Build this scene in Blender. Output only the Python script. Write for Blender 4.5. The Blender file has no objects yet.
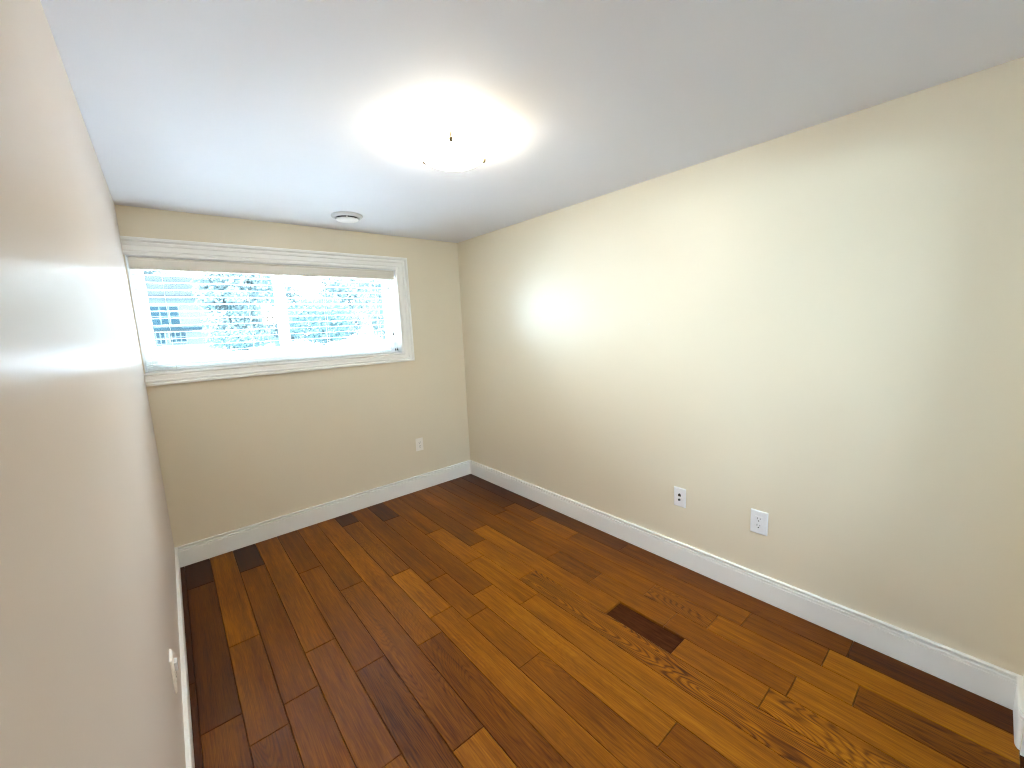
import bpy, bmesh, math, random
from mathutils import Vector, Matrix
random.seed(7)
SC = bpy.context.scene
COL = SC.collection

# ------------------------------------------------------------------ camera, world, exposure
cam_d = bpy.data.cameras.new('camera')
cam_d.sensor_width = 36.0
cam_d.lens = 14.289
cam_d.clip_start = 0.01
cam_d.clip_end = 300
cam = bpy.data.objects.new('camera', cam_d)
COL.objects.link(cam)
cam.location = (-2.2009, -3.3165, 1.4739)
cam.rotation_euler = (1.4257, 0.0428, -0.7066)
SC.camera = cam

SC.view_settings.view_transform = 'Standard'
SC.view_settings.look = 'None'
SC.view_settings.exposure = 1.24
SC.view_settings.gamma = 1.0
SC.view_settings.use_curve_mapping = False
SC.cycles.max_bounces = 14
SC.cycles.diffuse_bounces = 8
SC.cycles.glossy_bounces = 5
SC.cycles.transparent_max_bounces = 16
SC.cycles.sample_clamp_indirect = 16.0
SC.cycles.use_adaptive_sampling = False
SC.cycles.denoising_prefilter = 'NONE'
SC.cycles.filter_width = 1.15
SC.cycles.caustics_refractive = False
SC.cycles.use_denoising = True

SKY_STRENGTH = 36.0
LAMP_STRENGTH = 23.0
LAMP_COLOR = (1.0, 0.91, 0.73)

world = bpy.data.worlds.new('overcast_sky')
SC.world = world
world.use_nodes = True
wn = world.node_tree
wn.nodes.clear()
w_out = wn.nodes.new('ShaderNodeOutputWorld')
w_bg = wn.nodes.new('ShaderNodeBackground')
w_bg.inputs['Strength'].default_value = SKY_STRENGTH
w_geo = wn.nodes.new('ShaderNodeTexCoord')
w_sep = wn.nodes.new('ShaderNodeSeparateXYZ')
w_ramp = wn.nodes.new('ShaderNodeValToRGB')
w_ramp.color_ramp.elements[0].position = 0.0
w_ramp.color_ramp.elements[0].color = (0.33, 0.43, 0.50, 1)
w_ramp.color_ramp.elements[1].position = 0.8
w_ramp.color_ramp.elements[1].color = (0.755, 0.84, 1.0, 1)
wn.links.new(w_geo.outputs['Generated'], w_sep.inputs[0])
wn.links.new(w_sep.outputs['Z'], w_ramp.inputs[0])
wn.links.new(w_ramp.outputs[0], w_bg.inputs[0])
wn.links.new(w_bg.outputs[0], w_out.inputs[0])

# daylight portal: guides sky samples through the window opening, gives off nothing itself
pl = bpy.data.lights.new('window_daylight', 'AREA')
pl.shape = 'RECTANGLE'
pl.size, pl.size_y = 1.70, 0.72
pl.cycles.is_portal = True
po = bpy.data.objects.new('window_daylight', pl)
COL.objects.link(po)
po.location = (-1.472, 0.205, 1.625)
po.rotation_euler = (-math.pi / 2, 0, 0)

ph = bpy.data.lights.new('added_hall_portal', 'AREA')  # sky portal at the added, unseen hall window
ph.shape = 'RECTANGLE'
ph.size, ph.size_y = 2.14, 0.48
ph.cycles.is_portal = True
pho = bpy.data.objects.new('added_hall_portal', ph)
COL.objects.link(pho)
pho.location = (-1.50, -5.22, 1.84)
pho.rotation_euler = (math.pi / 2, 0, 0)

# ------------------------------------------------------------------ room dimensions (metres)
W, H, YF = 2.317, 2.25, -3.49          # right wall x=0, left wall x=-W, back wall y=0, front wall y=YF
WX0, WX1, WZ0, WZ1 = -2.312, -0.637, 1.272, 1.975   # window opening
GROUND = 0.92                           # ground level outside

# ------------------------------------------------------------------ materials
def mat(name, color, rough=0.5, spec=0.5, metal=0.0, **kw):
    m = bpy.data.materials.new(name)
    m.use_nodes = True
    b = m.node_tree.nodes['Principled BSDF']
    b.inputs['Base Color'].default_value = (*color, 1)
    b.inputs['Roughness'].default_value = rough
    b.inputs['Specular IOR Level'].default_value = spec
    b.inputs['Metallic'].default_value = metal
    for k, v in kw.items():
        b.inputs[k].default_value = v
    return m

def noisy(m, scale, lo, hi, bump=0.0, bump_scale=None, stretch=None):
    """procedural colour variation + fine bump on a Principled material"""
    nt = m.node_tree
    b = nt.nodes['Principled BSDF']
    tc = nt.nodes.new('ShaderNodeTexCoord')
    n = nt.nodes.new('ShaderNodeTexNoise')
    n.inputs['Scale'].default_value = scale
    n.inputs['Detail'].default_value = 5
    src = tc.outputs['Object']
    if stretch:
        mp = nt.nodes.new('ShaderNodeMapping')
        mp.inputs['Scale'].default_value = stretch
        nt.links.new(src, mp.inputs[0])
        src = mp.outputs[0]
    nt.links.new(src, n.inputs['Vector'])
    r = nt.nodes.new('ShaderNodeValToRGB')
    r.color_ramp.elements[0].position = 0.3
    r.color_ramp.elements[1].position = 0.7
    c = b.inputs['Base Color'].default_value
    r.color_ramp.elements[0].color = (c[0] * lo, c[1] * lo, c[2] * lo, 1)
    r.color_ramp.elements[1].color = (c[0] * hi, c[1] * hi, c[2] * hi, 1)
    nt.links.new(n.outputs['Fac'], r.inputs[0])
    nt.links.new(r.outputs[0], b.inputs['Base Color'])
    if bump:
        n2 = nt.nodes.new('ShaderNodeTexNoise')
        n2.inputs['Scale'].default_value = bump_scale or scale * 10
        n2.inputs['Detail'].default_value = 2
        nt.links.new(tc.outputs['Object'], n2.inputs['Vector'])
        bp = nt.nodes.new('ShaderNodeBump')
        bp.inputs['Strength'].default_value = bump
        bp.inputs['Distance'].default_value = 0.001
        nt.links.new(n2.outputs['Fac'], bp.inputs['Height'])
        nt.links.new(bp.outputs[0], b.inputs['Normal'])
    return m

M = {}
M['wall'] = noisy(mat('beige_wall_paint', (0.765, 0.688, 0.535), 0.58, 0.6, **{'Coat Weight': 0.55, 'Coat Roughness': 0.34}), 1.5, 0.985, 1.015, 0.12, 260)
M['wall_left'] = noisy(mat('beige_wall_paint_left_light', (0.61, 0.535, 0.475), 0.30, 0.011), 1.5, 0.985, 1.015, 0.12, 260)  # same wall paint; darker, pinker light and weaker window glare put into it
M['ceiling'] = noisy(mat('white_ceiling_paint', (0.765, 0.775, 0.815), 0.7, 0.3), 2.0, 0.985, 1.01, 0.15, 200)
M['trim'] = noisy(mat('white_trim_paint', (0.90, 0.895, 0.865), 0.3, 0.5), 3, 0.985, 1.01)
M['frame'] = noisy(mat('white_vinyl', (0.85, 0.86, 0.86), 0.35, 0.5), 3, 0.99, 1.01)
M['plastic'] = noisy(mat('white_plastic', (0.85, 0.85, 0.86), 0.25, 0.5), 20, 0.99, 1.01)
M['ivory'] = noisy(mat('ivory_plastic', (0.90, 0.86, 0.79), 0.35, 0.5), 20, 0.99, 1.01)
M['slot'] = noisy(mat('dark_slot', (0.015, 0.014, 0.014), 0.5, 0.3), 20, 0.8, 1.2)
M['slat'] = noisy(mat('white_blind_slat', (0.84, 0.84, 0.82), 0.4, 0.5), 4, 0.98, 1.01, stretch=(1, 20, 20))
M['valance'] = noisy(mat('blind_valance', (0.74, 0.70, 0.62), 0.35, 0.5), 4, 0.98, 1.01, stretch=(1, 20, 20))
M['cord'] = noisy(mat('blind_cord', (0.72, 0.72, 0.70), 0.8, 0.2), 300, 0.9, 1.05)
M['tassel'] = noisy(mat('grey_tassel', (0.10, 0.10, 0.10), 0.5, 0.4), 100, 0.9, 1.1)
M['screw'] = noisy(mat('bronze_clip', (0.16, 0.12, 0.07), 0.35, 0.5, 0.9), 60, 0.9, 1.1)
M['vent'] = noisy(mat('vent_white', (0.62, 0.64, 0.66), 0.45, 0.4), 20, 0.98, 1.01)
M['vent_dark'] = noisy(mat('vent_throat', (0.03, 0.035, 0.04), 0.7, 0.2), 20, 0.9, 1.1)
M['subfloor'] = noisy(mat('dark_subfloor', (0.060, 0.018, 0.006), 0.8, 0.03), 14, 0.7, 1.3, stretch=(8, 1, 1))
M['brass'] = noisy(mat('satin_nickel', (0.55, 0.52, 0.47), 0.3, 0.5, 1.0), 40, 0.95, 1.05)
M['overexposed_ground'] = noisy(mat('pale_ground', (0.55, 0.57, 0.58), 0.9, 0.1), 0.5, 0.9, 1.05)  # ground bleached by overexposure, put into a pale colour
M['siding'] = noisy(mat('house_siding', (0.0336, 0.0430, 0.0444), 0.9, 0.0), 3, 0.95, 1.05, stretch=(0.2, 0.2, 6))
M['roof'] = noisy(mat('house_roof', (0.0136, 0.0169, 0.0175), 0.9, 0.0), 3, 0.9, 1.1)
M['house_trim'] = noisy(mat('house_trim', (0.0457, 0.0564, 0.0564), 0.9, 0.0), 4, 0.95, 1.05)
M['house_glass'] = noisy(mat('house_glass', (0.0067, 0.0148, 0.0188), 0.9, 0.0), 2, 0.9, 1.1)
M['bark'] = noisy(mat('grey_bark', (0.0403, 0.0726, 0.0766), 0.9, 0.0), 6, 0.8, 1.2, stretch=(6, 6, 1))
M['leaf'] = noisy(mat('overexposed_leaf', (0.0632, 0.0874, 0.0888), 0.9, 0.0), 1.2, 0.75, 1.25)  # cyan cast of the overexposed view put into the leaf colours
M['shrub'] = noisy(mat('shrub_leaf', (0.0417, 0.0685, 0.0712), 0.9, 0.0), 2.5, 0.75, 1.25)

def glass_mat():
    m = bpy.data.materials.new('window_glass')
    m.use_nodes = True
    nt = m.node_tree
    nt.nodes.clear()
    out = nt.nodes.new('ShaderNodeOutputMaterial')
    mix = nt.nodes.new('ShaderNodeMixShader')
    tr = nt.nodes.new('ShaderNodeBsdfTransparent')
    tr.inputs[0].default_value = (0.93, 0.97, 0.97, 1)
    gl = nt.nodes.new('ShaderNodeBsdfGlossy')
    gl.inputs['Roughness'].default_value = 0.02
    fr = nt.nodes.new('ShaderNodeFresnel')
    fr.inputs['IOR'].default_value = 1.45
    nt.links.new(fr.outputs[0], mix.inputs[0])
    nt.links.new(tr.outputs[0], mix.inputs[1])
    nt.links.new(gl.outputs[0], mix.inputs[2])
    nt.links.new(mix.outputs[0], out.inputs[0])
    return m
M['glass'] = glass_mat()

def lamp_glass():
    m = mat('lit_frosted_glass', (0.9, 0.88, 0.82), 0.4, 0.5)
    b = m.node_tree.nodes['Principled BSDF']
    b.inputs['Emission Color'].default_value = (*LAMP_COLOR, 1)
    b.inputs['Emission Strength'].default_value = LAMP_STRENGTH
    return m
M['lamp'] = lamp_glass()

def wood_mat():
    m = bpy.data.materials.new('oak_planks')
    m.use_nodes = True
    nt = m.node_tree
    b = nt.nodes['Principled BSDF']
    L = nt.links.new
    def N(t, **kw):
        n = nt.nodes.new(t)
        for k, v in kw.items():
            setattr(n, k, v)
        return n
    def math_(op, a, bb, c=None):
        n = N('ShaderNodeMath', operation=op)
        for i, v in enumerate((a, bb, c)):
            if v is None: continue
            if isinstance(v, (int, float)): n.inputs[i].default_value = v
            else: L(v, n.inputs[i])
        return n.outputs[0]
    tc = N('ShaderNodeTexCoord')
    at = N('ShaderNodeAttribute', attribute_name='tone')
    af = N('ShaderNodeAttribute', attribute_name='figure')
    asd = N('ShaderNodeAttribute', attribute_name='seed')
    off = N('ShaderNodeCombineXYZ')
    L(math_('MULTIPLY', asd.outputs['Fac'], 17.3), off.inputs[0])
    L(math_('MULTIPLY', asd.outputs['Fac'], 31.7), off.inputs[1])
    L(math_('MULTIPLY', asd.outputs['Fac'], 9.1), off.inputs[2])
    add = N('ShaderNodeVectorMath', operation='ADD')
    L(tc.outputs['Object'], add.inputs[0]); L(off.outputs[0], add.inputs[1])
    def stretched_noise(sx, sy, scale, detail, rough=0.5):
        mp = N('ShaderNodeMapping'); mp.inputs['Scale'].default_value = (sx, sy, 1)
        L(add.outputs[0], mp.inputs[0])
        n = N('ShaderNodeTexNoise')
        n.inputs['Scale'].default_value = scale
        n.inputs['Detail'].default_value = detail
        n.inputs['Roughness'].default_value = rough
        L(mp.outputs[0], n.inputs['Vector'])
        return n.outputs['Fac']
    # growth rings: contour lines of a stretched noise field -> cathedral grain
    field = stretched_noise(8.5, 1.15, 1.0, 1.5, 0.35)
    wig = stretched_noise(40, 5, 1.0, 3)
    ph = math_('ADD', math_('MULTIPLY', field, 290.0), math_('MULTIPLY', wig, 6.0))
    ring = math_('MULTIPLY_ADD', math_('SINE', ph, 0), 0.5, 0.5)
    ring = math_('POWER', ring, 2.2)
    pores = stretched_noise(260, 9, 1.0, 4, 0.6)
    streak = stretched_noise(38, 1.1, 1.0, 4, 0.55)
    blotch = stretched_noise(6, 2.2, 1.0, 3, 0.5)
    ring_amt = math_('MULTIPLY', ring, math_('POWER', af.outputs['Fac'], 1.7))
    pr_ = math_('MULTIPLY', math_('SUBTRACT', pores, 0.5), 1.35)
    st = math_('MULTIPLY', math_('SUBTRACT', streak, 0.5), 1.0)
    bl = math_('MULTIPLY', math_('SUBTRACT', blotch, 0.5), 0.65)
    var = math_('ADD', math_('ADD', pr_, st), bl)
    val = math_('ADD', at.outputs['Fac'], math_('MULTIPLY', var, math_('MULTIPLY_ADD', at.outputs['Fac'], 0.6, 0.2)))
    val = math_('SUBTRACT', val, math_('MULTIPLY', ring_amt, 0.52))
    fac = math_('MULTIPLY', val, 0.525)
    r = N('ShaderNodeValToRGB')
    cr = r.color_ramp
    cr.elements[0].position = 0.0; cr.elements[0].color = (0.016, 0.0035, 0.0015, 1)
    cr.elements[1].position = 1.0; cr.elements[1].color = (0.50, 0.235, 0.030, 1)
    for pos, c in ((0.2, (0.052, 0.0115, 0.0016)), (0.42, (0.165, 0.046, 0.0014)), (0.62, (0.290, 0.098, 0.0018)), (0.8, (0.42, 0.168, 0.004))):
        e = cr.elements.new(pos); e.color = (*c, 1)
    L(fac, r.inputs[0])
    L(r.outputs[0], b.inputs['Base Color'])
    rr = math_('MULTIPLY_ADD', pores, 0.25, 0.26)
    L(rr, b.inputs['Roughness'])
    b.inputs['Specular IOR Level'].default_value = 0.15
    bp = N('ShaderNodeBump')
    bp.inputs['Strength'].default_value = 0.25
    bp.inputs['Distance'].default_value = 0.0006
    L(math_('SUBTRACT', pores, ring_amt), bp.inputs['Height'])
    L(bp.outputs[0], b.inputs['Normal'])
    return m
M['wood'] = wood_mat()

# ------------------------------------------------------------------ mesh helpers
def obj(name, bm, m, parent=None, smooth=False):
    me = bpy.data.meshes.new(name)
    bmesh.ops.recalc_face_normals(bm, faces=bm.faces)
    bm.to_mesh(me)
    bm.free()
    if smooth:
        for p in me.polygons: p.use_smooth = True
    for mm in (m if isinstance(m, (list, tuple)) else [m]):
        me.materials.append(mm)
    o = bpy.data.objects.new(name, me)
    COL.objects.link(o)
    if parent is not None: o.parent = parent
    return o

def box(bm, x0, x1, y0, y1, z0, z1, bevel=0.0, seg=2):
    r = bmesh.ops.create_cube(bm, size=1.0)
    vs = r['verts']
    for v in vs:
        v.co = Vector(((x0 + x1) / 2 + v.co.x * (x1 - x0), (y0 + y1) / 2 + v.co.y * (y1 - y0), (z0 + z1) / 2 + v.co.z * (z1 - z0)))
    if bevel:
        es = list({e for v in vs for e in v.link_edges})
        bmesh.ops.bevel(bm, geom=es, offset=bevel, segments=seg, profile=0.5, affect='EDGES')
    return bm

def lathe(bm, prof, n=48, center=(0, 0, 0)):
    """revolve (r, z) points about z"""
    rings = []
    for r, z in prof:
        if r < 1e-6:
            rings.append([bm.verts.new((center[0], center[1], center[2] + z))])
        else:
            rings.append([bm.verts.new((center[0] + r * math.cos(2 * math.pi * k / n), center[1] + r * math.sin(2 * math.pi * k / n), center[2] + z)) for k in range(n)])
    for a, b in zip(rings, rings[1:]):
        for k in range(n):
            q = [a[k % len(a)], a[(k + 1) % len(a)], b[(k + 1) % len(b)], b[k % len(b)]]
            u = []
            for v in q:
                if v not in u: u.append(v)
            if len(u) >= 3: bm.faces.new(u)
    return bm

def tube(bm, pts, rad, n=8):
    rings = []
    pts = [Vector(p) for p in pts]
    rads = rad if isinstance(rad, (list, tuple)) else [rad] * len(pts)
    for i, p in enumerate(pts):
        d = (pts[min(i + 1, len(pts) - 1)] - pts[max(i - 1, 0)]).normalized()
        up = Vector((0, 0, 1)) if abs(d.z) < 0.9 else Vector((1, 0, 0))
        a = d.cross(up).normalized(); c = d.cross(a)
        rings.append([bm.verts.new(p + rads[i] * (a * math.cos(2 * math.pi * k / n) + c * math.sin(2 * math.pi * k / n))) for k in range(n)])
    for a, b in zip(rings, rings[1:]):
        for k in range(n):
            bm.faces.new([a[k], a[(k + 1) % n], b[(k + 1) % n], b[k]])
    bm.faces.new(rings[0]); bm.faces.new(rings[-1])
    return bm

def sweep(bm, rings, close=True):
    """connect rings of equal-count points, cap both ends"""
    R = [[bm.verts.new(p) for p in r] for r in rings]
    n = len(R[0])
    for a, b in zip(R, R[1:]):
        for k in range(n if close else n - 1):
            bm.faces.new([a[k], a[(k + 1) % n], b[(k + 1) % n], b[k]])
    bm.faces.new(R[0]); bm.faces.new(R[-1])
    return bm

def thing(name, label, cat, loc=(0, 0, 0), group=None):
    o = bpy.data.objects.new(name, None)
    o.empty_display_size = 0.1
    COL.objects.link(o)
    o.location = loc
    o['label'] = label; o['category'] = cat; o['kind'] = 'thing'
    if group: o['group'] = group
    return o

def part(name, bm, m, root, smooth=False):
    """bm is in world space; parent under root (root unrotated)"""
    for v in bm.verts: v.co -= root.location
    return obj(name, bm, m, root, smooth)

def struct(name, bm, m, label=None, smooth=False, parent=None):
    o = obj(name, bm, m, parent, smooth)
    if parent is None:
        o['kind'] = 'structure'
        o['category'] = name.split('_')[0]
        if label: o['label'] = label
    return o

# ------------------------------------------------------------------ room shell
T = 0.2
bm = bmesh.new()
box(bm, -W - T, T, 0, T, -0.05, WZ0)                 # below the window
box(bm, -W - T, T, 0, T, WZ1, H + 0.05)              # above it
box(bm, WX1, T, 0, T, WZ0, WZ1)                      # right of it
box(bm, -W - T, WX0, 0, T, WZ0, WZ1)                 # left of it
struct('wall_back', bm, M['wall'], 'beige back wall with the wide window high up')
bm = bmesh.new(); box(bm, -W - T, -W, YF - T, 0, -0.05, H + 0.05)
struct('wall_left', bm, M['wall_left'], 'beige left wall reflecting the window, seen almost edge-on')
bm = bmesh.new(); box(bm, 0, T, YF - T, 0, -0.05, H + 0.05)
wall_right = struct('wall_right', bm, M['wall'], 'long beige right wall with two outlets')
# two little nail holes left in the right wall's paint
for y, z in ((-1.577, 1.613), (-1.99, 1.443)):
    bm = bmesh.new()
    prof = [(0.0, -0.0016), (0.0022, -0.0004), (0.0034, 0.0006), (0.0044, 0.0)]
    lathe(bm, prof, 14)
    rot = Matrix.Rotation(-math.pi / 2, 4, 'Y')
    for v in bm.verts: v.co = rot @ v.co + Vector((-0.0003, y, z))
    obj('nail_hole', bm, M['valance'], wall_right)

DX0, DX1, DZ = -1.05, -0.225, 2.03                     # added, unseen door opening in the front wall, behind the camera
bm = bmesh.new()
box(bm, -W, DX0, YF - T, YF, -0.05, H + 0.05)
box(bm, DX1, 0, YF - T, YF, -0.05, H + 0.05)
box(bm, DX0, DX1, YF - T, YF, DZ, H + 0.05)
struct('wall_front', bm, M['wall'], 'beige front wall with the added open doorway')
bm = bmesh.new(); box(bm, -W - T, T, YF - T, T, H, H + 0.15)
struct('ceiling', bm, M['ceiling'], 'flat white ceiling')

# added, unseen: open doorway and short hall to send daylight onto the right wall
HX0, HX1, HY = -2.6, 0.2, -5.1
HWX0, HWX1, HWZ0, HWZ1 = -2.55, -0.45, 1.62, 2.06        # added window in the hall's far wall, lets the sky in
bm = bmesh.new(); box(bm, HX0 - 0.1, HX0, HY - 0.1, YF - T, -0.05, H + 0.05)
box(bm, HX0 - 0.1, -W, YF - T - 0.05, YF - T, -0.05, H + 0.05)
struct('wall_added_hall_left', bm, M['ceiling'], 'white end wall of the added, unseen hall')
bm = bmesh.new()
box(bm, HX0, HWX0, HY - 0.1, HY, -0.05, H + 0.05)
box(bm, HWX1, HX1, HY - 0.1, HY, -0.05, H + 0.05)
box(bm, HWX0, HWX1, HY - 0.1, HY, -0.05, HWZ0)
box(bm, HWX0, HWX1, HY - 0.1, HY, HWZ1, H + 0.05)
struct('wall_added_hall_front', bm, M['ceiling'], 'white far wall of the added, unseen hall with its added window')
bm = bmesh.new()
box(bm, HX1, HX1 + 0.1, HY - 0.1, YF - T, -0.05, H + 0.05)
struct('wall_added_hall_right', bm, M['ceiling'], 'white right end wall of the added, unseen hall')
bm = bmesh.new(); box(bm, HX0 - 0.1, HX1 + 0.1, HY - 0.1, YF - T, H, H + 0.15)
struct('ceiling_added_hall', bm, M['ceiling'], 'white ceiling of the added, unseen hall')
bm = bmesh.new(); box(bm, HX0 - 0.1, HX1 + 0.1, HY - 0.1, YF, -0.06, -0.001)
struct('floor_added_hall', bm, M['subfloor'], 'dark floor of the added, unseen hall')
bm = bmesh.new()
for x0, x1, z0, z1 in ((HWX0, HWX1, HWZ0, HWZ0 + 0.04), (HWX0, HWX1, HWZ1 - 0.04, HWZ1), (HWX0, HWX0 + 0.04, HWZ0 + 0.04, HWZ1 - 0.04), (HWX1 - 0.04, HWX1, HWZ0 + 0.04, HWZ1 - 0.04)):
    box(bm, x0, x1, HY - 0.08, HY - 0.02, z0, z1, 0.003)
hw = struct('window_added_hall', bm, M['frame'], 'added white window in the unseen hall, brings in daylight')
bm = bmesh.new(); box(bm, HWX0 + 0.035, HWX1 - 0.035, HY - 0.052, HY - 0.048, HWZ0 + 0.035, HWZ1 - 0.035)
obj('window_pane', bm, M['glass'], hw)
bm = bmesh.new()
box(bm, DX0, DX0 + 0.003, YF - T, YF, 0.0, DZ)
box(bm, DX1 - 0.003, DX1, YF - T, YF, 0.0, DZ)
box(bm, DX0, DX1, YF - T, YF, DZ - 0.003, DZ)
for x0, x1 in ((DX0 + 0.003, DX0 + 0.013), (DX1 - 0.013, DX1 - 0.003)):
    box(bm, x0, x1, YF - 0.115, YF - 0.074, 0.0, DZ - 0.003, 0.002)
struct('door_added', bm, M['trim'], 'added open white door frame behind the camera, lets hall daylight in')

# ------------------------------------------------------------------ plank floor, laid as in the photo
SEAMS = [-2.317, -2.283, -2.151, -2.020, -1.885, -1.748, -1.613, -1.476, -1.342, -1.210, -1.075, -0.939, -0.798, -0.665, -0.537, -0.405, -0.272, -0.141, -0.004]
# per row: list of (end y, tone, figure); rows run from the back wall towards the camera
ROWS = [
    [(-1.2, .35, .1), (-9, .4, .1)],  # dark sliver row: shade along the left baseboard put into the tone
    [(-.35, .27, .1), (-1.515, .52, .15), (-9, .80, .45)],
    [(-1.066, .90, .15), (-1.690, .80, .35), (-9, .74, .6)],
    [(-.362, .33, .1), (-1.588, .74, .2), (-9, .80, .15)],
    [(-1.36, .88, .15), (-2.09, .86, .15), (-9, 1.04, .3)],
    [(-.645, .66, .2), (-1.63, .80, .2), (-9, .72, .5)],
    [(-1.002, .82, .3), (-2.208, .86, .5), (-9, 1.20, .2)],
    [(-1.686, 1.0, .35), (-9, .80, .5)],
    [(-.215, .32, .1), (-1.08, .84, .5), (-1.562, 1.20, .4), (-9, 1.05, .25)],
    [(-1.287, .72, .15), (-1.70, .92, .15), (-2.106, 1.0, .1), (-9, .97, .5)],
    [(-.36, .45, .15), (-1.567, .76, .15), (-2.68, 1.15, .3), (-9, .84, .25)],
    [(-.782, .76, .15), (-1.29, 1.06, .15), (-1.806, 1.05, .15), (-9, 1.10, .1)],
    [(-1.138, .66, .15), (-1.637, 1.05, .1), (-9, 1.12, 1.0)],
    [(-.975, .84, .15), (-2.154, 1.04, .1), (-2.506, -1, 0), (-2.858, 1.05, .3), (-9, 1.18, .9)],
    [(-1.60, .74, .15), (-1.937, .76, .4), (-2.40, 1.0, .05), (-2.912, .90, .3), (-9, 1.12, .3)],
    [(-.9, .60, .1), (-2.21, .84, .15), (-2.547, .95, .8), (-3.09, 1.02, .15), (-9, .74, .6)],
    [(-.846, .50, .1), (-1.173, .84, .1), (-1.532, 1.08, .1), (-2.65, .82, .2), (-2.965, .74, .15), (-9, 1.12, .15)],
    [(-1.02, .36, .1), (-1.866, .54, .15), (-3.025, .66, .4), (-9, .52, .15)],
]
TH = 0.012
fb = bmesh.new()
lt = fb.faces.layers.float.new('tone')
lf = fb.faces.layers.float.new('figure')
ls = fb.faces.layers.float.new('seed')
prng = random.Random(11)
def plank(x0, x1, y0, y1, tone, fig):
    """one board: flat top, tiny bevel all round, sides down to the subfloor"""
    if tone > 0.55: tone = 0.88 + (tone - 0.88) * 0.82
    g, c, d = 0.0011, 0.0018, 0.0014
    x0 += g; x1 -= g; y0 += g; y1 -= g
    lv = [(x0 + c, x1 - c, y0 + c, y1 - c, 0.0), (x0, x1, y0, y1, -d), (x0, x1, y0, y1, -TH)]
    R = [[fb.verts.new(p) for p in ((a, e, z), (b, e, z), (b, f, z), (a, f, z))] for a, b, e, f, z in lv]
    fs = [fb.faces.new(R[0])]
    for A, B in zip(R, R[1:]):
        for k in range(4):
            fs.append(fb.faces.new([A[k], B[k], B[(k + 1) % 4], A[(k + 1) % 4]]))
    s = prng.random() * 9
    for f in fs:
        f[lt] = tone; f[lf] = fig; f[ls] = s
for i, row in enumerate(ROWS):
    top = 0.0
    for end, tone, fig in row:
        end = max(end, YF)
        if tone > 0:
            plank(SEAMS[i], SEAMS[i + 1], end, top, tone, fig)
        top = end
# the board that is missing: dark sunken underlay, plus the underlay slab below everything
n0 = len(fb.faces)
box(fb, -W, 0, YF, 0, -0.06, -TH)
fb.faces.ensure_lookup_table()
for f in fb.faces[n0:]:
    f.material_index = 1
# planks fill the doorway too
struct('floor', fb, [M['wood'], M['subfloor']], 'brown oak plank floor with one short board missing')

# ------------------------------------------------------------------ baseboards
BB = [(0.0, 0.1427), (0.0100, 0.1427), (0.0140, 0.1410), (0.0150, 0.1385), (0.0140, 0.1360), (0.0020, 0.1350), (0.0005, 0.1310),
      (0.0008, 0.1230), (0.0110, 0.1215), (0.0122, 0.1195), (0.0118, 0.1120), (0.0085, 0.1100), (0.0090, 0.1080), (0.0116, 0.1068), (0.0116, 0.0012), (0.0, 0.0012)]
def baseboard(name, f0, f1, label):
    bm = bmesh.new()
    sweep(bm, [[f0(d, z) for d, z in BB], [f1(d, z) for d, z in BB]])
    struct(name, bm, M['trim'], label)
baseboard('baseboard_back', lambda d, z: (-W + d, -d, z), lambda d, z: (-d, -d, z), 'white grooved baseboard under the window wall')
baseboard('baseboard_right', lambda d, z: (-d, -d, z), lambda d, z: (-d, YF + d, z), 'white grooved baseboard along the right wall')
baseboard('baseboard_left', lambda d, z: (-W + d, -d, z), lambda d, z: (-W + d, YF + d, z), 'white grooved baseboard along the left wall')
# short return on the front wall at the right edge of the picture, rounded where it stops
bm = bmesh.new()
rings = [[(-d, YF + d, z) for d, z in BB], [(-0.178, YF + d, z) for d, z in BB]]
for k in range(1, 7):
    a = k / 6 * math.pi / 2
    rings.append([(-0.178 - 0.030 * math.sin(a), YF + max(d * math.cos(a), 0.0002), z) for d, z in BB])
sweep(bm, rings)
struct('baseboard_front', bm, M['trim'], 'short white baseboard end at the lower right')
bm = bmesh.new()
sweep(bm, [[(-W + d, YF + d, z) for d, z in BB], [(DX0 - 0.09, YF + d, z) for d, z in BB]])
struct('baseboard_front_left', bm, M['trim'], 'white baseboard left of the added doorway')
bm = bmesh.new()
box(bm, DX0 - 0.085, DX0 - 0.005, YF, YF + 0.016, 0.001, DZ + 0.08, 0.003)
box(bm, DX0 - 0.005, DX1 + 0.005, YF, YF + 0.016, DZ + 0.005, DZ + 0.08, 0.003)
struct('trim_2', bm, M['trim'], 'white casing round the added doorway')

# ------------------------------------------------------------------ window: casing, jamb, sashes
PROF = [(0.0, 0.0), (0.0, 0.022), (0.04, 0.026), (0.16, 0.026), (0.20, 0.014), (0.25, 0.0105), (0.31, 0.018), (0.42, 0.019), (0.47, 0.0125),
        (0.60, 0.0115), (0.72, 0.0105), (0.77, 0.0060), (0.81, 0.0060), (0.85, 0.0135), (0.94, 0.0145), (1.0, 0.012), (1.0, 0.0)]
outer = [(-W + 0.0005, 2.075), (-0.535, 2.075), (-0.535, 1.197), (-W + 0.0005, 1.197)]
inner = [(-W + 0.0005, WZ1 - 0.002), (WX1 - 0.003, WZ1 - 0.002), (WX1 - 0.003, WZ0 + 0.002), (-W + 0.0005, WZ0 + 0.002)]
bm = bmesh.new()
sweep(bm, [[(o[0] + (n[0] - o[0]) * s, -d, o[1] + (n[1] - o[1]) * s) for s, d in PROF] for o, n in zip(outer, inner)])
struct('trim_1', bm, M['trim'], 'white stepped casing around the window')

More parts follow.
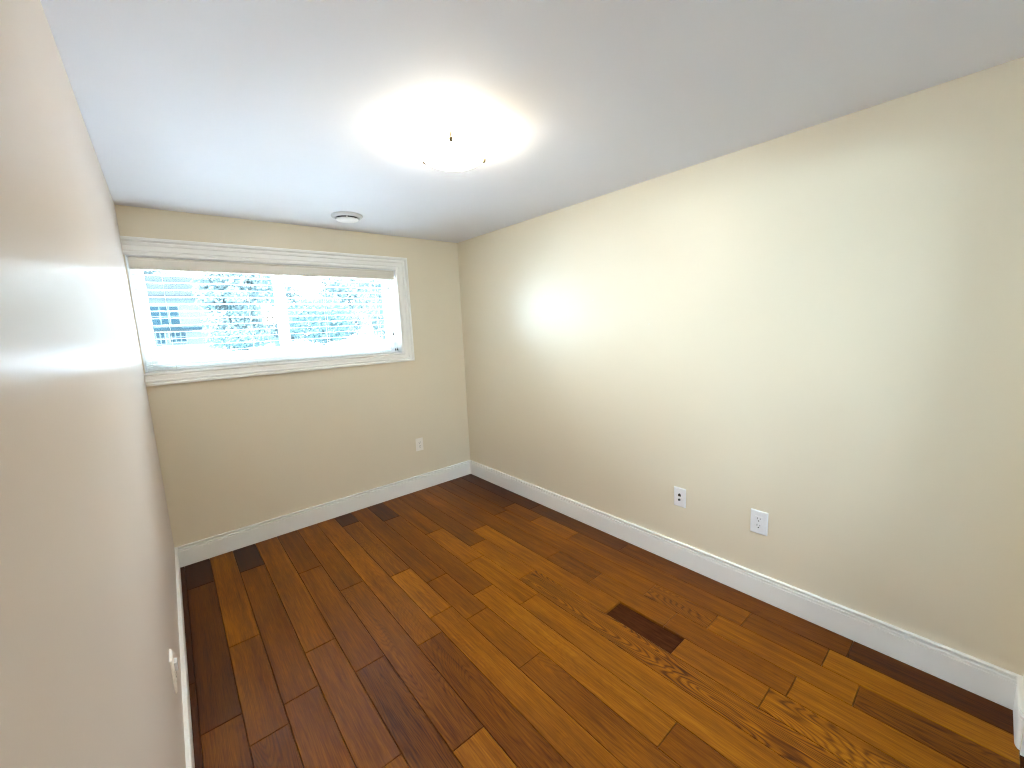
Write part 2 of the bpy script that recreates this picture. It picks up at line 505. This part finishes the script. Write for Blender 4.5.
bm = bmesh.new()
JT = 0.004                                             # jamb lining of the recess
box(bm, WX0, WX1, 0.001, 0.135, WZ0, WZ0 + JT)
box(bm, WX0, WX1, 0.001, 0.135, WZ1 - JT, WZ1)
box(bm, WX1 - JT, WX1, 0.001, 0.135, WZ0 + JT, WZ1 - JT)
box(bm, WX0, WX0 + JT, 0.001, 0.135, WZ0 + JT, WZ1 - JT)
# vinyl frame
FW = 0.036
for x0, x1, z0, z1 in ((WX0, WX1, WZ0, WZ0 + FW), (WX0, WX1, WZ1 - FW, WZ1), (WX0, WX0 + FW, WZ0 + FW, WZ1 - FW), (WX1 - FW, WX1, WZ0 + FW, WZ1 - FW)):
    box(bm, x0, x1, 0.100, 0.165, z0, z1, 0.003)
win = struct('window_1', bm, M['frame'], 'wide white sliding window behind the blind')
MX = -1.508
def sash(x0, x1, y, name):
    b = bmesh.new()
    z0, z1, s = WZ0 + FW, WZ1 - FW, 0.034
    for a0, a1, c0, c1 in ((x0, x1, z0, z0 + s), (x0, x1, z1 - s, z1), (x0, x0 + s, z0 + s, z1 - s), (x1 - s, x1, z0 + s, z1 - s)):
        box(b, a0, a1, y, y + 0.024, c0, c1, 0.003)
    f = obj('window_sash', b, M['frame'], win)
    b = bmesh.new()
    box(b, x0 + s - 0.003, x1 - s + 0.003, y + 0.010, y + 0.014, z0 + s - 0.003, z1 - s + 0.003)
    obj('window_pane', b, M['glass'], f)
sash(WX0 + FW, MX + 0.036, 0.106, 'left')
sash(MX - 0.030, WX1 - FW, 0.134, 'right')

# ------------------------------------------------------------------ the horizontal blind in the recess
bl = thing('window_blind', 'white horizontal slat blind hanging open in the window recess', 'blind', (-1.48, 0.045, WZ1 - JT))
BX0, BX1 = WX0 + 0.012, WX1 - 0.018
bm = bmesh.new()
VZ0, VZ1 = 1.892, 1.964
prof = [(0.014, VZ0), (0.004, VZ0 + 0.001), (0.001, VZ0 + 0.006), (0.0025, VZ0 + 0.012), (0.0015, VZ0 + 0.020), (0.0015, VZ1 - 0.018), (0.003, VZ1 - 0.010), (0.001, VZ1 - 0.003), (0.003, VZ1), (0.014, VZ1)]
sweep(bm, [[(x, y, z) for y, z in prof] for x in (BX0, BX1)])
part('valance', bm, M['valance'], bl)
bm = bmesh.new()
box(bm, BX0 + 0.004, BX1 - 0.004, 0.018, 0.072, 1.915, WZ1 - JT, 0.002)
part('headrail', bm, M['slat'], bl)
bm = bmesh.new()
zs = []
z = 1.868
while z > 1.375:
    zs.append(z); z -= 0.0435
for k in range(7): zs.append(1.366 - k * 0.0118)         # the slats gathered on the bottom rail
for k, z in enumerate(zs):
    tilt = random.uniform(-0.015, 0.015)
    zz = z
    ring = []
    for u in (-1, -0.5, 0, 0.5, 1):
        ring.append((0.046 + u * 0.025, zz + 0.0012 * (1 - u * u) + u * 0.025 * tilt))
    for u in (1, 0.5, 0, -0.5, -1):
        ring.append((0.046 + u * 0.025, zz - 0.0017 + 0.0012 * (1 - u * u) + u * 0.025 * tilt))
    sag = random.uniform(-0.001, 0.001)
    sweep(bm, [[(x, y, q + (sag if j else 0)) for y, q in ring] for j, x in enumerate((BX0 + 0.003, BX1 - 0.004))])
part('slats', bm, M['slat'], bl)
bm = bmesh.new()
box(bm, BX0 + 0.003, BX1 - 0.004, 0.020, 0.072, WZ0 + JT + 0.001, WZ0 + JT + 0.012, 0.003)
part('bottom_rail', bm, M['slat'], bl)
for x in (-2.16, -1.72, -1.22, -0.80):
    bm = bmesh.new()
    for y in (0.0200, 0.0722):
        tube(bm, [(x, y, 1.915), (x, y, WZ0 + 0.012)], 0.0012, 6)
    part('ladder_cord', bm, M['cord'], bl)
def tassel(bm, x, y, z, s=1.0):
    lathe(bm, [(0.0, 0.0), (0.0062 * s, 0.0), (0.0066 * s, 0.004 * s), (0.0040 * s, 0.017 * s), (0.0016 * s, 0.024 * s), (0.0, 0.025 * s)], 14, (x, y, z))
for x, z, s in ((-0.712, 1.815, 0.9), (-0.700, 1.428, 1.0), (-0.690, 1.296, 0.85), (-0.672, 1.296, 0.9)):
    bm = bmesh.new(); tube(bm, [(x, 0.012, 1.925), (x, 0.012, z + 0.022)], 0.0010, 6)
    c = part('lift_cord', bm, M['cord'], bl)
    bm = bmesh.new(); tassel(bm, x, 0.012, z, s)
    for v in bm.verts: v.co -= bl.location
    obj('tassel', bm, M['tassel'], c, True)

# ------------------------------------------------------------------ ceiling light
LX, LY = -1.194, -1.808
lamp = thing('ceiling_light', 'round frosted-glass flush ceiling light, switched on, in the middle of the ceiling', 'ceiling light', (LX, LY, H))
bm = bmesh.new()
lathe(bm, [(0.0, -0.0005), (0.092, -0.0005), (0.096, -0.006), (0.094, -0.034), (0.080, -0.040), (0.0, -0.040)], 64, (LX, LY, H))
part('canopy', bm, M['plastic'], lamp, True)
bm = bmesh.new()
GP = [(0.070, -0.040), (0.108, -0.046), (0.128, -0.052), (0.1345, -0.058), (0.1345, -0.068), (0.130, -0.076)]
for k in range(1, 13):
    a = k / 12 * math.pi / 2
    GP.append((0.130 * math.cos(a), -0.076 - 0.036 * math.sin(a)))
GP[-1] = (0.0, GP[-1][1])
lathe(bm, GP, 64, (LX, LY, H))
part('glass_shade', bm, M['lamp'], lamp, True)
for ox, oy in ((-0.078, -0.109), (-0.063, 0.128), (0.139, -0.024)):
    a = math.atan2(oy, ox)
    bm = bmesh.new()
    cx, cy = LX + 0.141 * math.cos(a), LY + 0.141 * math.sin(a)
    lathe(bm, [(0.0, -0.080), (0.0062, -0.079), (0.0085, -0.074), (0.0085, -0.066), (0.0045, -0.060), (0.0030, -0.044), (0.0, -0.044)], 14, (cx, cy, H))
    tube(bm, [(cx, cy, H - 0.044), (LX + 0.092 * math.cos(a), LY + 0.092 * math.sin(a), H - 0.020)], 0.0022, 6)
    part('glass_clip', bm, M['screw'], lamp)

# ------------------------------------------------------------------ round air vent in the ceiling
VX, VY = -1.155, -0.425
vent = thing('ceiling_vent', 'small round white air diffuser in the ceiling near the window', 'vent', (VX, VY, H))
bm = bmesh.new()
lathe(bm, [(0.074, -0.0005), (0.100, -0.0005), (0.1015, -0.004), (0.098, -0.012), (0.088, -0.019), (0.081, -0.020), (0.077, -0.016), (0.074, -0.003)], 56, (VX, VY, H))
part('vent_ring', bm, M['vent'], vent, True)
bm = bmesh.new()
lathe(bm, [(0.0, -0.0008), (0.0745, -0.0008), (0.0745, -0.0024), (0.0, -0.0024)], 40, (VX, VY, H))
part('vent_throat', bm, M['vent_dark'], vent)
bm = bmesh.new()
lathe(bm, [(0.0, -0.0024), (0.004, -0.0024), (0.004, -0.018), (0.050, -0.021), (0.068, -0.025), (0.072, -0.029), (0.066, -0.034), (0.035, -0.040), (0.0, -0.042)], 48, (VX, VY, H))
part('vent_disc', bm, M['frame'], vent, True)

# ------------------------------------------------------------------ outlets (built in wall-local axes: u along the wall, v up, w out of the wall)
def wall_part(name, bm, m, root, frame, smooth=False):
    o, ux, n = frame
    for v in bm.verts:
        u, w, t = v.co.x, v.co.y, v.co.z
        v.co = Vector(ux) * u + Vector((0, 0, 1)) * t + Vector(n) * w
    return obj(name, bm, m, root, smooth)
def plate(bm, w, h, t=0.0065):
    a, b = w / 2, h / 2
    R = []
    for s, y in ((0.0, 0.0003), (0.0, t * 0.35), (0.0018, t * 0.8), (0.0045, t)):
        R.append([(-a + s, y, -b + s), (a - s, y, -b + s), (a - s, y, b - s), (-a + s, y, b - s)])
    return sweep(bm, R)
def disc(bm, u, v, r, w0, w1, n=20):
    r0 = [bm.verts.new((u + r * math.cos(2 * math.pi * k / n), w0, v + r * math.sin(2 * math.pi * k / n))) for k in range(n)]
    r1 = [bm.verts.new((u + r * math.cos(2 * math.pi * k / n), w1, v + r * math.sin(2 * math.pi * k / n))) for k in range(n)]
    for k in range(n): bm.faces.new([r0[k], r0[(k + 1) % n], r1[(k + 1) % n], r1[k]])
    bm.faces.new(r0); bm.faces.new(r1)

def duplex(root, fr, m, w=0.0335, h=0.067, t=0.0065):
    """rectangular receptacle insert with two sets of slots"""
    bm = bmesh.new(); box(bm, -w / 2, w / 2, t - 0.001, t + 0.0018, -h / 2, h / 2, 0.0012)
    f = wall_part('receptacle', bm, m, root, fr)
    for s in (1, -1):
        bm = bmesh.new()
        c = s * 0.0175
        box(bm, -0.0078, -0.0054, t + 0.0010, t + 0.0022, c - 0.001, c + 0.009)
        box(bm, 0.0054, 0.0078, t + 0.0010, t + 0.0022, c + 0.0, c + 0.008)
        disc(bm, 0, c - 0.0085, 0.0030, t + 0.0010, t + 0.0022)
        wall_part('slots', bm, M['slot'], f, fr)

# right wall, nearer the camera: larger plate with a duplex outlet
fr = (None, (0, -1, 0), (-1, 0, 0))
o = thing('power_outlet', 'larger white duplex power outlet on the right wall, nearer the camera', 'outlet', (0, -2.621, 0.420), 'power outlets on the walls')
bm = bmesh.new(); plate(bm, 0.080, 0.124, 0.0075); wall_part('cover_plate', bm, M['plastic'], o, fr)
duplex(o, fr, M['plastic'], t=0.0075)
# right wall, farther: phone and coax jack plate
o = thing('jack_plate', 'small white wall plate with two dark round jacks on the right wall', 'wall plate', (0, -2.199, 0.425))
bm = bmesh.new(); plate(bm, 0.072, 0.116, 0.007); wall_part('cover_plate', bm, M['plastic'], o, fr)
bm = bmesh.new()
box(bm, -0.0085, 0.0085, 0.0068, 0.0080, 0.006, 0.020, 0.0004)
box(bm, -0.004, 0.004, 0.0068, 0.0080, 0.019, 0.024)
wall_part('phone_jack', bm, M['slot'], o, fr)
bm = bmesh.new()
disc(bm, 0, -0.014, 0.0068, 0.0065, 0.0085)
disc(bm, 0, -0.014, 0.0048, 0.0085, 0.0150)
wall_part('coax_jack', bm, M['slot'], o, fr)
for v_ in (0.045, -0.045):
    bm = bmesh.new()
    disc(bm, 0, v_, 0.0032, 0.0066, 0.0078)
    wall_part('screw', bm, M['plastic'], o, fr)
# back wall, right of the window
fr = (None, (1, 0, 0), (0, -1, 0))
o = thing('power_outlet', 'ivory duplex outlet on the back wall, below the window corner', 'outlet', (-0.543, 0, 0.428), 'power outlets on the walls')
bm = bmesh.new(); plate(bm, 0.072, 0.117, 0.0065); wall_part('cover_plate', bm, M['ivory'], o, fr)
duplex(o, fr, M['ivory'])
# left wall, seen edge-on
fr = (None, (0, 1, 0), (1, 0, 0))
o = thing('power_outlet', 'white outlet on the left wall just above the baseboard, seen edge-on', 'outlet', (-W, -1.660, 0.395), 'power outlets on the walls')
bm = bmesh.new(); plate(bm, 0.072, 0.117, 0.0065); wall_part('cover_plate', bm, M['ivory'], o, fr)
duplex(o, fr, M['ivory'])
bm = bmesh.new(); box(bm, -0.014, 0.014, 0.0085, 0.0165, 0.004, 0.034, 0.002)
wall_part('safety_cap', bm, M['plastic'], o, fr)

# ------------------------------------------------------------------ outside: pale ground, house, trees
bm = bmesh.new()
box(bm, -60, 80, T, 120, GROUND - 0.4, GROUND)
struct('ground', bm, M['overexposed_ground'], 'pale bright ground outside the window')

def at_depth(px_x, D):
    """x of a viewing column (as seen through the window) at world depth D"""
    return px_x * (D + 3.3165) - 2.2009

# house
hx0, hx1, hy, hh = -4.4, 0.9, 40.0, 3.9
house = thing('house', 'pale house with dark windows, seen through the left of the window', 'house', ((hx0 + hx1) / 2, hy, GROUND))
bm = bmesh.new(); box(bm, hx0, hx1, hy, hy + 7, GROUND, GROUND + hh)
part('wall', bm, M['siding'], house)
bm = bmesh.new()
a, b_, e = hx0 - 0.4, hx1 + 0.4, GROUND + hh
sweep(bm, [[(a, hy - 0.4, e), (a, hy + 3.5, e + 2.0), (a, hy + 7.4, e), (a, hy + 7.4, e + 0.15), (a, hy + 3.5, e + 2.18), (a, hy - 0.4, e + 0.15)],
           [(b_, hy - 0.4, e), (b_, hy + 3.5, e + 2.0), (b_, hy + 7.4, e), (b_, hy + 7.4, e + 0.15), (b_, hy + 3.5, e + 2.18), (b_, hy - 0.4, e + 0.15)]])
part('roof', bm, M['roof'], house)
for x0, x1, z0, z1 in ((-2.75, -1.0, 2.55, 4.1), (-2.9, -2.1, 1.15, 2.05), (-1.75, -0.75, 1.25, 2.05)):
    bm = bmesh.new()
    t_ = 0.10
    for q in ((x0 - t_, x1 + t_, z0 - t_, z0), (x0 - t_, x1 + t_, z1, z1 + t_), (x0 - t_, x0, z0, z1), (x1, x1 + t_, z0, z1)):
        box(bm, q[0], q[1], hy - 0.06, hy + 0.02, q[2], q[3])
    nx = 3
    for k in range(1, nx):
        xx = x0 + (x1 - x0) * k / nx
        box(bm, xx - 0.035, xx + 0.035, hy - 0.05, hy + 0.02, z0, z1)
    zz = (z0 + z1) / 2
    box(bm, x0, x1, hy - 0.048, hy + 0.02, zz - 0.03, zz + 0.03)
    f = part('window', bm, M['house_trim'], house)
    bm = bmesh.new(); box(bm, x0, x1, hy - 0.02, hy + 0.01, z0, z1)
    for v in bm.verts: v.co -= house.location
    obj('pane', bm, M['house_glass'], f)
bm = bmesh.new(); box(bm, -3.3, 0.4, hy - 0.30, hy - 0.02, 2.25, 2.40)
part('ledge', bm, M['house_glass'], house)

def crown(bm, blobs, n, size, rng):
    """leaf cards scattered through ellipsoidal clumps, denser to the outside"""
    tot = sum(b[3] * b[5] for b in blobs)
    for cx, cy, cz, rx, ry, rz in blobs:
        for _ in range(int(n * rx * rz / tot)):
            d = Vector((rng.gauss(0, 1), rng.gauss(0, 1), rng.gauss(0, 1))).normalized() * rng.random() ** 0.45
            c = Vector((cx + d.x * rx, cy + d.y * ry, cz + d.z * rz))
            ax = Vector((rng.gauss(0, 1), rng.gauss(0, 1), rng.gauss(0, 1))).normalized()
            bx = ax.orthogonal().normalized()
            cc = ax.cross(bx)
            s = size * rng.uniform(0.6, 1.3)
            bm.faces.new([bm.verts.new(c + bx * s), bm.verts.new(c + cc * s * 0.5), bm.verts.new(c - bx * s), bm.verts.new(c - cc * s * 0.5)])

def tree(label, x, y, h, spread, n, leaf, seed, group=None):
    rng = random.Random(seed)
    t = thing('leafy_tree', label, 'tree', (x, y, GROUND), group)
    bm = bmesh.new()
    tube(bm, [(x, y, GROUND - 0.1), (x + 0.05, y, GROUND + h * 0.35), (x - 0.03, y, GROUND + h * 0.75)], [h * 0.028, h * 0.02, h * 0.007], 9)
    for k in range(11):
        z0 = GROUND + h * rng.uniform(0.18, 0.68)
        a = rng.uniform(0, 2 * math.pi); r = spread * rng.uniform(0.5, 0.95)
        p0 = Vector((x, y, z0)); p1 = p0 + Vector((math.cos(a) * r * 0.5, math.sin(a) * r * 0.5, h * 0.12)); p2 = p0 + Vector((math.cos(a) * r, math.sin(a) * r, h * 0.2))
        tube(bm, [p0, p1, p2], [h * 0.010, h * 0.006, h * 0.002], 6)
    part('trunk', bm, M['bark'], t)
    bm = bmesh.new()
    blobs = []
    for k in range(24):
        a = rng.uniform(0, 2 * math.pi); r = spread * rng.uniform(0.05, 0.8)
        q = spread * rng.uniform(0.30, 0.55)
        blobs.append((x + math.cos(a) * r, y + math.sin(a) * r, GROUND + h * rng.uniform(0.07, 0.88), q, q, q * 0.8))
    crown(bm, blobs, n, leaf, rng)
    part('crown', bm, M['leaf'], t)
    return t
TREES = [   # label, x, y, height, spread, leaves, leaf size, seed
    ('broad leafy tree outside, beside the house at the left of the window', 0.4, 20.5, 4.3, 1.55, 9000, 0.10, 3),
    ('slim leafy tree outside, just left of the window mullion', 1.9, 18.8, 4.2, 0.75, 4200, 0.085, 5),
    ('tall leafy tree outside at the right end of the window', 8.0, 20.5, 5.6, 1.7, 7000, 0.10, 9),
    ('hazy tree far behind the round shrub', 7.6, 27.0, 4.9, 2.2, 10000, 0.14, 12),
    ('hazy tree far off, seen just right of the window mullion', 5.2, 33.0, 5.4, 2.4, 10000, 0.14, 14),
    ('hazy tree far off, over the low shrub in the left half of the window', 1.7, 28.0, 5.6, 2.2, 12000, 0.14, 15),
    ('hazy tree rising behind the pale house', -1.2, 51.0, 9.0, 3.6, 10000, 0.22, 19),
    ('hazy tree far off, at the right edge of the window', 13.4, 33.0, 7.0, 3.2, 12000, 0.14, 17),
]
for lb, x, y, h, sp, n, lf_, sd in TREES:
    tree(lb, x, y, h, sp, n, lf_, sd, 'trees outside the window')
def shrub(label, x, y, rx, rz, n, seed, size=0.06):
    rng = random.Random(seed)
    t = thing('round_shrub', label, 'shrub', (x, y, GROUND), 'shrubs outside the window')
    bm = bmesh.new()
    for k in range(6):
        a = k / 6 * 2 * math.pi
        tube(bm, [(x, y, GROUND - 0.05), (x + math.cos(a) * rx * 0.5, y + math.sin(a) * rx * 0.5, GROUND + rz * 0.9)], [0.03, 0.012], 6)
    part('stems', bm, M['bark'], t)
    bm = bmesh.new()
    crown(bm, [(x, y, GROUND + rz, rx, rx, rz)], n, size, rng)
    part('foliage', bm, M['shrub'], t)
shrub('big round shrub outside the right half of the window', 3.2, 16.0, 1.42, 1.06, 9000, 21)
shrub('low wide shrub outside the left half of the window, under the leafy tree', 0.1, 16.0, 1.2, 0.42, 3500, 22)
